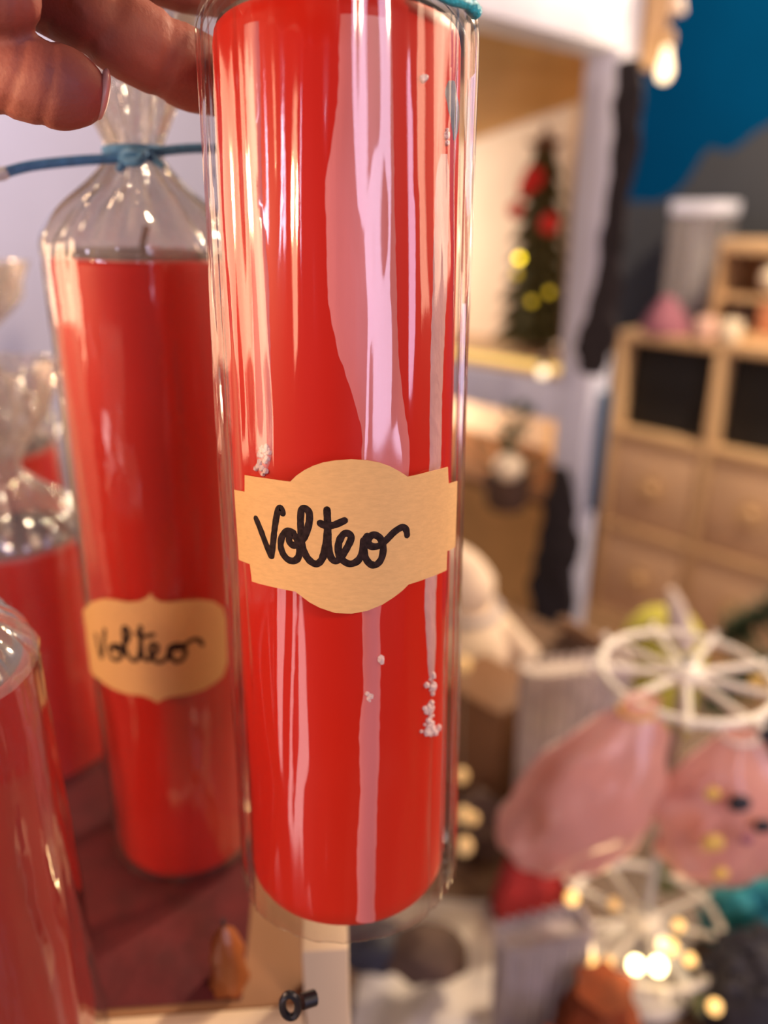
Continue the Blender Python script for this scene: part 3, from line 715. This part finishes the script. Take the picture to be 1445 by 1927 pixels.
# ------------------------------------------------------------------ the hand
def skin_chain(mb, ch, dens=.25):
    P = [(W(x, y, t), r) for x, y, t, r in ch]
    for i in range(len(P) - 1):
        (a, ra), (b, rb_) = P[i], P[i + 1]; L = (b - a).length; n = max(2, int(L / (min(ra, rb_) * dens)))
        for k in range(n + (1 if i == len(P) - 2 else 0)):
            f = k / n; mb.ball(a.lerp(b, f), ra + (rb_ - ra) * f, 2)
chains = {
 'A': [(-60, -85, .196, .0112), (90, -22, .196, .0110), (185, 34, .198, .0106), (250, 76, .201, .0108), (300, 104, .205, .0106), (360, 134, .212, .0108), (430, 158, .226, .0096), (500, 168, .244, .0075)],
 'B': [(-170, 30, .196, .0115), (-40, 122, .193, .0108), (20, 140, .192, .0105), (74, 155, .191, .0104), (110, 164, .191, .0103), (132, 168, .1915, .0092), (146, 172, .192, .0078)],
 'C': [(60, -180, .212, .0110), (220, -92, .214, .0106), (340, -52, .218, .0104), (430, -32, .230, .0098), (520, 0, .246, .0088)],
 'palm1': [(-330, -300, .200, .024), (-150, -190, .200, .020), (-60, -85, .196, .0135)],
 'palm2': [(-330, -300, .200, .024), (-230, -100, .198, .020), (-170, 20, .196, .0125)],
 'palm3': [(-330, -300, .200, .024), (-60, -260, .208, .019), (60, -170, .212, .0125)],
 'palm4': [(-230, -200, .2, .022), (-110, -60, .197, .015)],
 'lobe': [(-150, -150, .190, .016), (-60, -60, .182, .0125), (-10, -16, .179, .0098), (18, -4, .1785, .0075)],
 'thumb': [(-330, -300, .200, .022), (-100, -330, .170, .0155), (180, -260, .150, .0125), (420, -190, .142, .0112), (560, -150, .140, .0095)],
 'arm': [(-330, -300, .200, .026), (-620, -420, .19, .024), (-1100, -560, .17, .030)],
}
mb = MB()
for c in chains.values(): skin_chain(mb, c)
tmp = build('hand_raw', mb, 'skin')
rm = tmp.modifiers.new('r', 'REMESH'); rm.mode = 'VOXEL'; rm.voxel_size = .0011; rm.use_smooth_shade = True
sm = tmp.modifiers.new('s', 'SMOOTH'); sm.iterations = 8; sm.factor = .5
dg = bpy.context.evaluated_depsgraph_get(); dg.update()
me = bpy.data.meshes.new_from_object(tmp.evaluated_get(dg))
bpy.data.objects.remove(tmp)
# creases: (finger pixel across the crease line start/end, depth, depth of the groove, width)
cre = [((222, -20), (162, 98), .197, .0015, .0024), ((322, 20), (284, 190), .204, .0012, .0022), ((86, 60), (72, 250), .190, .0009, .0016), ((30, 50), (2, 225), .191, .0010, .0017), ((205, -20), (170, 60), .197, .0010, .0009), ((340, 20), (300, 190), .205, .0006, .0008)]
CR = []
for a, b, t, dp, wd_ in cre:
    pa, pb_ = W(a[0], a[1], t), W(b[0], b[1], t); CR.append((pa, pb_, (pb_ - pa).normalized(), dp * .55, wd_ * .75))
camp = Vector((0, 0, CAMZ))
import numpy as np
nv_ = len(me.vertices); co = np.empty(nv_ * 3, np.float32); me.vertices.foreach_get('co', co); co = co.reshape(-1, 3)
no = np.empty(nv_ * 3, np.float32); me.vertex_normals.foreach_get('vector', no); no = no.reshape(-1, 3)
for pa, pb_, d, dp, wd_ in CR:
    pa_, d_ = np.array(pa), np.array(d); L_ = (pb_ - pa).length
    w = co - pa_; al = w @ d_; f = al / L_; vw = co - np.array(camp); vw /= np.linalg.norm(vw, axis=1)[:, None]
    nr = np.cross(d_[None, :], vw); nr /= np.linalg.norm(nr, axis=1)[:, None]
    dist = (w * nr).sum(1) - .0022 * np.sin(np.clip(f, 0, 1) * math.pi)
    perp = np.linalg.norm(w - al[:, None] * d_, axis=1)
    ok = (f > -.15) & (f < 1.15) & (np.abs(dist) < wd_ * 3) & (perp < .02) & (np.linalg.norm(w, axis=1) < .05)
    co = co - no * (ok * dp * np.exp(-(dist / wd_) ** 2))[:, None]
me.vertices.foreach_set('co', co.astype(np.float32).ravel()); me.update()
me.polygons.foreach_set('use_smooth', [True] * len(me.polygons))
me.materials.clear(); me.materials.append(MAT['skin']); me.name = 'hand'
hand = bpy.data.objects.new('hand', me); COL.objects.link(hand)
tag(hand, 'hand reaching in from the upper left, fingers gripping the candle from behind', 'hand'); FRAMES[hand.name] = Matrix.Identity(4)
# nail of the lower finger, seen almost edge-on beyond its tip
nc = W(193, 178, .1945); nx = Vector((.86, .42, -.28)).normalized(); ny = Vector((-.25, .1, -.96)); ny = (ny - nx * ny.dot(nx)).normalized(); nzv = nx.cross(ny)
build('fingernail', MB().ball(nc, 1, 3, (.0016, .0062, .0058), X=nx, Y=ny, Z=nzv), 'nail', hand)

# ------------------------------------------------------------------ table and the things on it
TZ = .77
TC = E * -.28 + N * .50
tbl = thing('display_table', (TC.x, TC.y, 0), 'brown wooden table crowded with small gifts', 'table')
for k in range(6):
    c0 = TC + N * (-.55 + (k + .5) * 1.1 / 6)
    build('plank', MB().box(c0 + UP * (TZ - .015), .66, 1.1 / 12 - .001, .015, E, N, UP, .002), 'table_wood', tbl)
for sx in (-1, 1):
    for sy in (-1, 1): build('leg', MB().box(TC + E * sx * .60 + N * sy * .49 + UP * (TZ - .03) / 2, .03, .03, (TZ - .03) / 2, E, N, UP, .003), 'table_wood', tbl)
# the riser's two left posts stand on the table too

# white two-tier spinner
CWh = W(1290, 1268, .62); zl = CAMZ - .612
ax = Vector((CWh.x, CWh.y, 0))
sp = thing('spinner_stand', ax + UP * TZ, 'white two-tier spinner stand with spoked wheels', 'display stand')
build('base', MB().lathe([(.048, 0), (.050, .003), (.047, .008), (.020, .011), (.010, .02)], 32, ax + UP * TZ), 'white_metal', sp)
build('pole', MB().lathe([(.0042, .015), (.0042, CWh.z - TZ + .012), (.002, CWh.z - TZ + .016)], 14, ax + UP * TZ), 'grey_rod', sp)
for zc_, R_, ph in ((CWh.z, .066, .2), (zl, .068, .42)):
    c0 = ax + UP * zc_
    w_ = build('wheel_hub', MB().lathe([(.013, -.005), (.015, -.003), (.015, .005), (.011, .008), (.006, .010)], 20, c0), 'white_metal', sp)
    build('rim', MB().tube([c0 + Vector((math.cos(a) * R_, math.sin(a) * R_, 0)) for a in [k * 2 * math.pi / 48 for k in range(48)]], .0035, 10, True), 'white_metal', w_)
    for k in range(9):
        a = ph + k * 2 * math.pi / 9; d = Vector((math.cos(a), math.sin(a), 0))
        build('spoke', MB().tube([c0 + d * .012, c0 + d * (R_ + .007), c0 + d * (R_ + .011) + UP * .004], .0030, 8), 'white_metal', w_)
def pouch(px, py, t, w, h, label, m, seed, name='gift_pouch', cat='pouch', group=None, tie=None, fl=.26, shear=0):
    c0 = W(px, py, t); mb = MB()
    prof = [(.05, -.5), (.55, -.475), (.88, -.39), (1.0, -.20), (.94, .02), (.76, .20), (.52, .34), (.30, .43), (.20, .47), (fl, .52)]
    def fn(r, z, a, i): return r * (1 + .10 * math.sin(5 * a + seed) * (z / h + .6) + .22 * noise.noise(Vector((math.cos(a) * 2.6, math.sin(a) * 2.6, z * 34 + seed))))
    P = spline([Vector((r * w / 2, z * h, 0)) for r, z in prof], 5)
    mb.lathe([(p.x, p.y) for p in P], 40, c0, fn, False, Vector((1, 0, 0)), Vector((0, .72, 0)))
    mb.v = [v + Vector((shear * (v.z - c0.z), 0, 0)) for v in mb.v]
    o = thing(name, c0 - UP * h * .5, label, cat, group)
    build('bag', mb, m, o)
    if tie: build('tie', MB().tube([c0 + UP * h * .455 + Vector((shear * h * .455 + math.cos(a) * .135 * w, math.sin(a) * .10 * w, 0)) for a in [k * .5236 for k in range(12)]], .0018, 8, True), tie, o)
    return o, c0
g_ = 'pouches hanging on the spinner'
po, pc = pouch(1118, 1476, .60, .106, .150, 'large blush pink organza pouch hanging left under the upper wheel', 'pink_organza', 1.0, group=g_, tie='gold', shear=.38)
build('contents', MB().ball(pc - UP * .025, .043, 3, (1, .7, 1), .25), 'peach', po)
po, pc = pouch(1366, 1508, .60, .100, .135, 'blush pink organza pouch hanging right under the upper wheel, with dark and gold charms', 'pink_organza', 4.2, group=g_, tie='white_metal')
build('contents', MB().ball(pc - UP * .02, .040, 3, (1, .7, 1), .25), 'peach', po)
for px, py, r_, m_ in ((1392, 1512, .0085, 'navy'), (1436, 1555, .007, 'navy'), (1342, 1586, .0085, 'gold'), (1340, 1494, .006, 'gold'), (1356, 1644, .006, 'gold'), (1405, 1580, .005, 'mauve')):
    build('charm', MB().ball(W(px, py, .555), r_, 2, (1, .5, .9), .1), m_, po)
c0 = W(1446, 1388, .6); solo('navy_pompom', MB().ball(c0, .016, 3, (1, 1, 1.2), .3), 'navy', c0, 'round navy pompom hanging from the upper spinner wheel', 'pompom')
c0 = W(1432, 1290, .62)
solo('orange_tag', MB().box(c0, .010, .003, .008, Vector((1, 0, 0)), Vector((0, 1, 0)), UP, .002), 'gold', c0, 'small orange yellow tag on the upper wheel rim', 'tag')

def ribbed(px, py_top, base_py, w, d, label, m, rot, ribs=13):
    b0 = onz(px, base_py, TZ + .001); dist = b0.y / (c21 + (963.5 - py_top) / F * s21); h = (W(px, py_top, dist).z - b0.z)
    X = Vector((math.cos(rot), math.sin(rot), 0)); Y = Vector((-X.y, X.x, 0))
    mb = MB(); n = 160; rows = 14
    for i in range(rows + 1):
        z = h * i / rows
        for j in range(n):
            a = 2 * math.pi * j / n; c, s = math.cos(a), math.sin(a); k = (abs(c) ** 4 + abs(s) ** 4) ** -.25
            rr = k * (1 + .012 * math.sin(i * 2.6 + a * 3)) * (1 - .08 * (1 - i / rows))
            mb.v.append(b0 + X * c * rr * w / 2 + Y * (s * rr * d / 2 + (.0035 if s < 0 else -.0035) * math.sin(c * rr * ribs * 2.4) * min(1, abs(s) * 3)) + UP * z)
    for i in range(rows):
        for j in range(n): mb.f.append((i * n + j, i * n + (j + 1) % n, (i + 1) * n + (j + 1) % n, (i + 1) * n + j))
    k0 = len(mb.v); mb.v += [b0 + (v - b0 - UP * h) * .9 + UP * h for v in mb.v[rows * n:rows * n + n]]; k1 = len(mb.v)
    mb.v += [v - UP * .006 for v in mb.v[k0:k1]]
    for j in range(n):
        j2 = (j + 1) % n; mb.f.append((rows * n + j, rows * n + j2, k0 + j2, k0 + j)); mb.f.append((k0 + j, k0 + j2, k1 + j2, k1 + j))
    mb.f.append(tuple(k1 + j for j in range(n))); mb.f.append(tuple(reversed(range(n))))
    return solo('knitted_pouch', mb, m, b0, label, 'pouch', 'ribbed grey pouches')
ribbed(1052, 1248, 1560, .125, .035, 'grey beige ribbed knitted pouch behind the left pink pouch', 'grey_knit', .15)
ribbed(998, 1745, 1990, .080, .028, 'grey ribbed knitted pouch at the bottom, beside the lower wheel', 'grey_knit_dark', .25, 10)

# yellow-green cone ornament
b0 = onz(1225, 1360, TZ + .001); tt = b0.y / (c21 + (963.5 - 1150) / F * s21); hz = W(1225, 1146, b0.y / (c21 + (963.5 - 1146) / F * s21)).z - b0.z
t_ = thing('felt_gnome', b0, 'yellow green pear shaped ornament with pale tip behind the upper wheel', 'ornament')
build('body', MB().lathe([(.02, 0), (.050, .006), (.056, hz * .45), (.057, hz * .66), (.050, hz * .82), (.036, hz * .93), (.016, hz * .99), (.004, hz)], 24, b0), 'yellow_felt', t_)
tipb = b0 + UP * (hz - .035) + Vector((.012, -.040, 0))
build('tip', MB().tube([tipb, tipb + Vector((-.008, 0, .025)), tipb + Vector((-.020, 0, .060)), tipb + Vector((-.028, 0, .085))], [.016, .016, .012, .004], 12), 'pale_tip', t_)

# cream plush figure beside the held candle
b0 = onz(868, 1290, TZ + .001); k = b0.y
def zat(py): return W(905, py, k / (c21 + (963.5 - py) / F * s21)).z
zt_ = zat(1030); H_ = zt_ - b0.z
t_ = thing('plush_figure', b0, 'cream plush figure just right of the held candle', 'plush toy')
build('body', MB().lathe([(.03, 0), (.075, .01), (.088, H_ * .2), (.080, H_ * .42), (.052, H_ * .58), (.03, H_ * .62)], 32, b0, lambda r, z, a, i: r * (1 + .06 * noise.noise(Vector((math.cos(a) * 2, math.sin(a) * 2, z * 20))))), 'cream_plush', t_)
build('head', MB().ball(b0 + UP * H_ * .70, .042, 3, (1, 1, .95), .1), 'cream_plush', t_)
build('hat', MB().tube(spline([b0 + UP * H_ * .74, b0 + UP * H_ * .86 + Vector((-.008, 0, 0)), b0 + UP * H_ * 1.0 + Vector((-.026, 0, 0)), b0 + UP * H_ * 1.08 + Vector((-.034, 0, 0))], 4), [.044, .043, .041, .037, .033, .028, .024, .019, .014, .010, .007, .004, .002], 20), 'cream_plush', t_)
build('collar', MB().tube([b0 + UP * H_ * .585 + Vector((math.cos(a) * .05, math.sin(a) * .05, 0)) for a in [k2 * .2618 for k2 in range(24)]], .007, 8, True), 'grey_knit_dark', t_)
build('belly_patch', MB().ball(b0 + Vector((.03, -.066, H_ * .22)), .03, 2, (1, .5, 1.2)), 'peach', t_)
for s_ in (-1, 1): build('arm', MB().tube([b0 + Vector((s_ * .055, -.02, H_ * .5)), b0 + Vector((s_ * .09, -.05, H_ * .36)), b0 + Vector((s_ * .08, -.08, H_ * .24))], [.016, .018, .012], 12), 'cream_plush', t_)

# beaded garland of brown beads
gp = spline([W(1060, 1172, 1.0), W(1092, 1188, .98), W(1122, 1206, .96), W(1152, 1220, .97), W(1186, 1232, 1.0)], 3)
t_ = thing('bead_garland', gp[-1], 'string of brown round beads between the black cloth and the yellow ornament', 'garland')
build('thread', MB().tube(gp, .0012, 6), 'wire', t_)
for p in gp: build('bead', MB().ball(p, .0092, 2), 'bead_brown', t_)
b0 = onz(1080, 1330, TZ + .001)
solo('pine_cone', MB().ball(b0 + UP * .064, .05, 3, (1, .8, 1.1), .6, 16), 'dark_brown', b0, 'dark brown rough pine cone behind the grey beige pouch', 'pine cone')

# sprigs
def sprig(px, py, t, label, n, ln, seed, z0=None):
    random.seed(seed); p0 = W(px, py, t); o = thing('fir_sprig', p0, label, 'sprig', 'green sprigs by the spinner'); stem = []
    tip = p0 + Vector((.10, .02, .05))
    build('stem', MB().tube([p0, (p0 + tip) / 2 + UP * .01, tip], [.003, .0025, .0015], 8), 'dark_brown', o)
    mb = MB()
    for k in range(n):
        f = random.random(); q = p0.lerp(tip, f) + UP * .01 * math.sin(f * 3.14); d = Vector((random.gauss(0, 1), random.gauss(0, 1), random.gauss(.3, 1))).normalized() * ln * (.6 + .5 * random.random()); s2 = d.cross(UP).normalized() * .002
        mb.add([q - s2, q + s2, q + d], [(0, 1, 2)])
    build('needles', mb, 'leaf', o, smooth=False)['kind'] = 'stuff'
sprig(1362, 1212, .80, 'dark green fir sprig above the upper wheel at the right edge', 420, .035, 3)
sprig(1330, 1330, .74, 'dark green fir sprig seen through the upper wheel', 380, .032, 5)

# lower clutter
o_, c0 = pouch(1004, 1666, .78, .080, .105, 'deep red fabric pouch between the two grey knitted pouches', 'maroon', 2.2, tie='maroon')
c0 = W(1046, 1618, .70); solo('red_bauble', MB().ball(c0, .010, 2, (1, .8, 1.2)), 'flower_red', c0, 'small bright red bauble in front of the deep red pouch', 'bauble')
b0 = onz(1412, 1790, TZ + .001)
t_ = thing('teal_pouch', b0, 'teal fabric bundle at the right edge beside the lower wheel', 'pouch')
build('bag', MB().ball(b0 + UP * .035, .05, 3, (1, .8, .75), .35), 'teal', t_)
for k in range(5): build('ruffle', MB().ball(b0 + Vector((-.03 + .017 * k, -.015 + .006 * (k % 2), .078 + .006 * ((k * 7) % 3))), .016, 2, (1, .8, 1), .4), 'teal', t_)
b0 = onz(1108, 2070, TZ + .001)
t_ = thing('rust_bag', b0, 'rust brown fabric bag with orange tufts at the bottom', 'bag')
build('bag', MB().lathe([(.02, 0), (.034, .004), (.038, .03), (.035, .07), (.028, .10), (.018, .118), (.022, .13)], 32, b0, lambda r, z, a, i: r * (1 + .1 * math.sin(6 * a) + .1 * noise.noise(Vector((math.cos(a) * 2, math.sin(a) * 2, z * 40))))), 'rust', t_)
random.seed(6)
for k in range(10): build('tuft', MB().ball(b0 + Vector((-.045 + .0085 * k, -.034 + .008 * random.random(), .085 + .030 * random.random())), .007 + .004 * random.random(), 2, (1, 1, 1), .4), 'orange', t_)
b0 = onz(1425, 1955, TZ + .001)
t_ = thing('navy_bead_bundle', b0, 'bundle of dark navy beads at the lower right corner', 'beads')
random.seed(11)
build('core', MB().ball(b0 + UP * .05, .055, 3, (1, .9, 1), .2), 'navy', t_)
for k in range(60):
    a = random.random() * 6.28; e = random.random() * 1.4; d = Vector((math.cos(a) * math.cos(e), math.sin(a) * math.cos(e) * .9, math.sin(e)))
    build('bead', MB().ball(b0 + UP * .05 + d * .056, .008, 1), 'navy', t_)
for px, py, m_, lab in ((1255, 1640, 'sage', 'small sage green felt ball behind the spinner pole'), (1318, 1890, 'sage', 'small sage green bead below the lower wheel')):
    c0 = W(px, py, .78 if py < 1700 else .66); c0.z = max(c0.z, TZ + .02)
    solo('felt_ball', MB().ball(c0, .020 if py < 1700 else .009, 2, (.8, .8, 1.3), .2), m_, c0 - UP * .02, lab, 'ball')
# white cloth and dark bits below the held candle
def cloth(corners, z_amp, label, m, seed, zb_):
    a, b, c, d = [onz(x, y, zb_) for x, y in corners]; n = 28; mb = MB()
    for i in range(n + 1):
        for j in range(n + 1):
            u, v = i / n, j / n; p = (a.lerp(b, u)).lerp(d.lerp(c, u), v)
            e = min(u, v, 1 - u, 1 - v); h = (.5 + noise.noise(Vector((u * 2.4, v * 2.4, seed))) + .25 * noise.noise(Vector((u * 5, v * 5, seed + 3)))) * z_amp * min(1, e * 6 + .15)
            mb.v.append(p + UP * (.002 + max(0, h)))
    for i in range(n):
        for j in range(n):
            k = i * (n + 1) + j; mb.f.append((k, k + 1, k + n + 2, k + n + 1))
    k = len(mb.v); mb.v += [v - UP * .0015 for v in mb.v]
    for f in list(mb.f): mb.f.append(tuple(q + k for q in reversed(f)))
    return solo('crumpled_cloth', mb, m, (a + c) / 2, label, 'cloth')
cloth([(640, 2050), (960, 2050), (960, 1700), (700, 1700)], .03, 'crumpled off-white cloth on the table under the held candle', 'white_cloth', 2.0, TZ + .001)
for px, py, r_, lab in ((700, 1775, .030, 'dark grey pebble on the white cloth left under the candle'), (800, 1790, .032, 'dark brown pebble on the white cloth right under the candle')):
    b0 = onz(px, py + 20, TZ + .05)
    solo('pebble', MB().ball(b0 + UP * .012, r_, 3, (1.2, .9, .6), .25), 'navy' if px < 750 else 'dark_brown', b0, lab, 'pebble')
b0 = onz(905, 1600, TZ + .001)
solo('brown_pouch', MB().ball(b0 + UP * .038, .04, 3, (.9, .8, 1), .4), 'dark_brown', b0, 'dark brown lumpy pouch right of the candle bottom', 'pouch')
b0 = onz(915, 1470, TZ + .001)
solo('kraft_box', MB().box(b0 + UP * .075, .05, .045, .075, E, N, UP, .003), 'brown_wood', b0, 'brown wooden box behind the gold lights right of the candle', 'box')
b0 = onz(1490, 1640, TZ + .001)
solo('cream_bag', MB().lathe([(.02, 0), (.06, .01), (.07, .06), (.05, .12), (.02, .14)], 28, b0), 'cream_ceramic', b0, 'plain cream bag at the right edge above the teal bundle', 'bag')

# fairy lights
def fairy(label, bulbs, wirepts):
    o = thing('fairy_lights', W(*wirepts[0]), label, 'fairy lights', 'fairy light strings')
    build('wire', MB().tube(spline([W(*p) for p in wirepts], 6), .0007, 6), 'wire', o)
    for px, py, t, r_, m_ in bulbs: build('bulb', MB().ball(W(px, py, t), r_, 2, (1, 1, 1.15)), m_, o)
    return o
fairy('bright warm fairy lights around the lower spinner wheel',
      [(1196, 1816, .63, .0058, 'bulb_hot'), (1238, 1818, .63, .0062, 'bulb_hot'), (1262, 1782, .64, .0060, 'bulb_amber'), (1248, 1776, .65, .0055, 'bulb_warm'), (1104, 1785, .66, .0062, 'bulb_warm'), (1110, 1808, .65, .0055, 'bulb_amber'), (1298, 1806, .65, .0048, 'bulb_amber'),
       (1277, 1742, .68, .0050, 'bulb_amber'), (1155, 1702, .70, .0055, 'bulb_soft'), (1076, 1690, .70, .0060, 'bulb_amber'), (1008, 1742, .70, .0055, 'bulb_soft'), (1145, 1812, .64, .005, 'bulb_soft'), (1345, 1895, .62, .0055, 'bulb_amber'), (1072, 1892, .62, .005, 'bulb_soft')],
      [(1008, 1742, .70), (1076, 1690, .70), (1155, 1702, .70), (1104, 1785, .66), (1145, 1812, .64), (1198, 1816, .63), (1238, 1818, .63), (1262, 1782, .64), (1277, 1742, .68), (1298, 1806, .65), (1345, 1895, .62)])
fairy('soft golden fairy lights just right of the held candle',
      [(872, 1534, .70, .0075, 'bulb_soft'), (874, 1592, .70, .0080, 'bulb_soft'), (868, 1460, .72, .0070, 'bulb_soft'), (872, 1250, .85, .009, 'bulb_soft'), (890, 1540, .72, .006, 'bulb_soft')],
      [(872, 1250, .85), (868, 1460, .72), (890, 1540, .72), (872, 1534, .70), (874, 1592, .70)])
lamp('fairy_glow', W(1216, 1800, .60), .12, (1, .72, .35), .01)
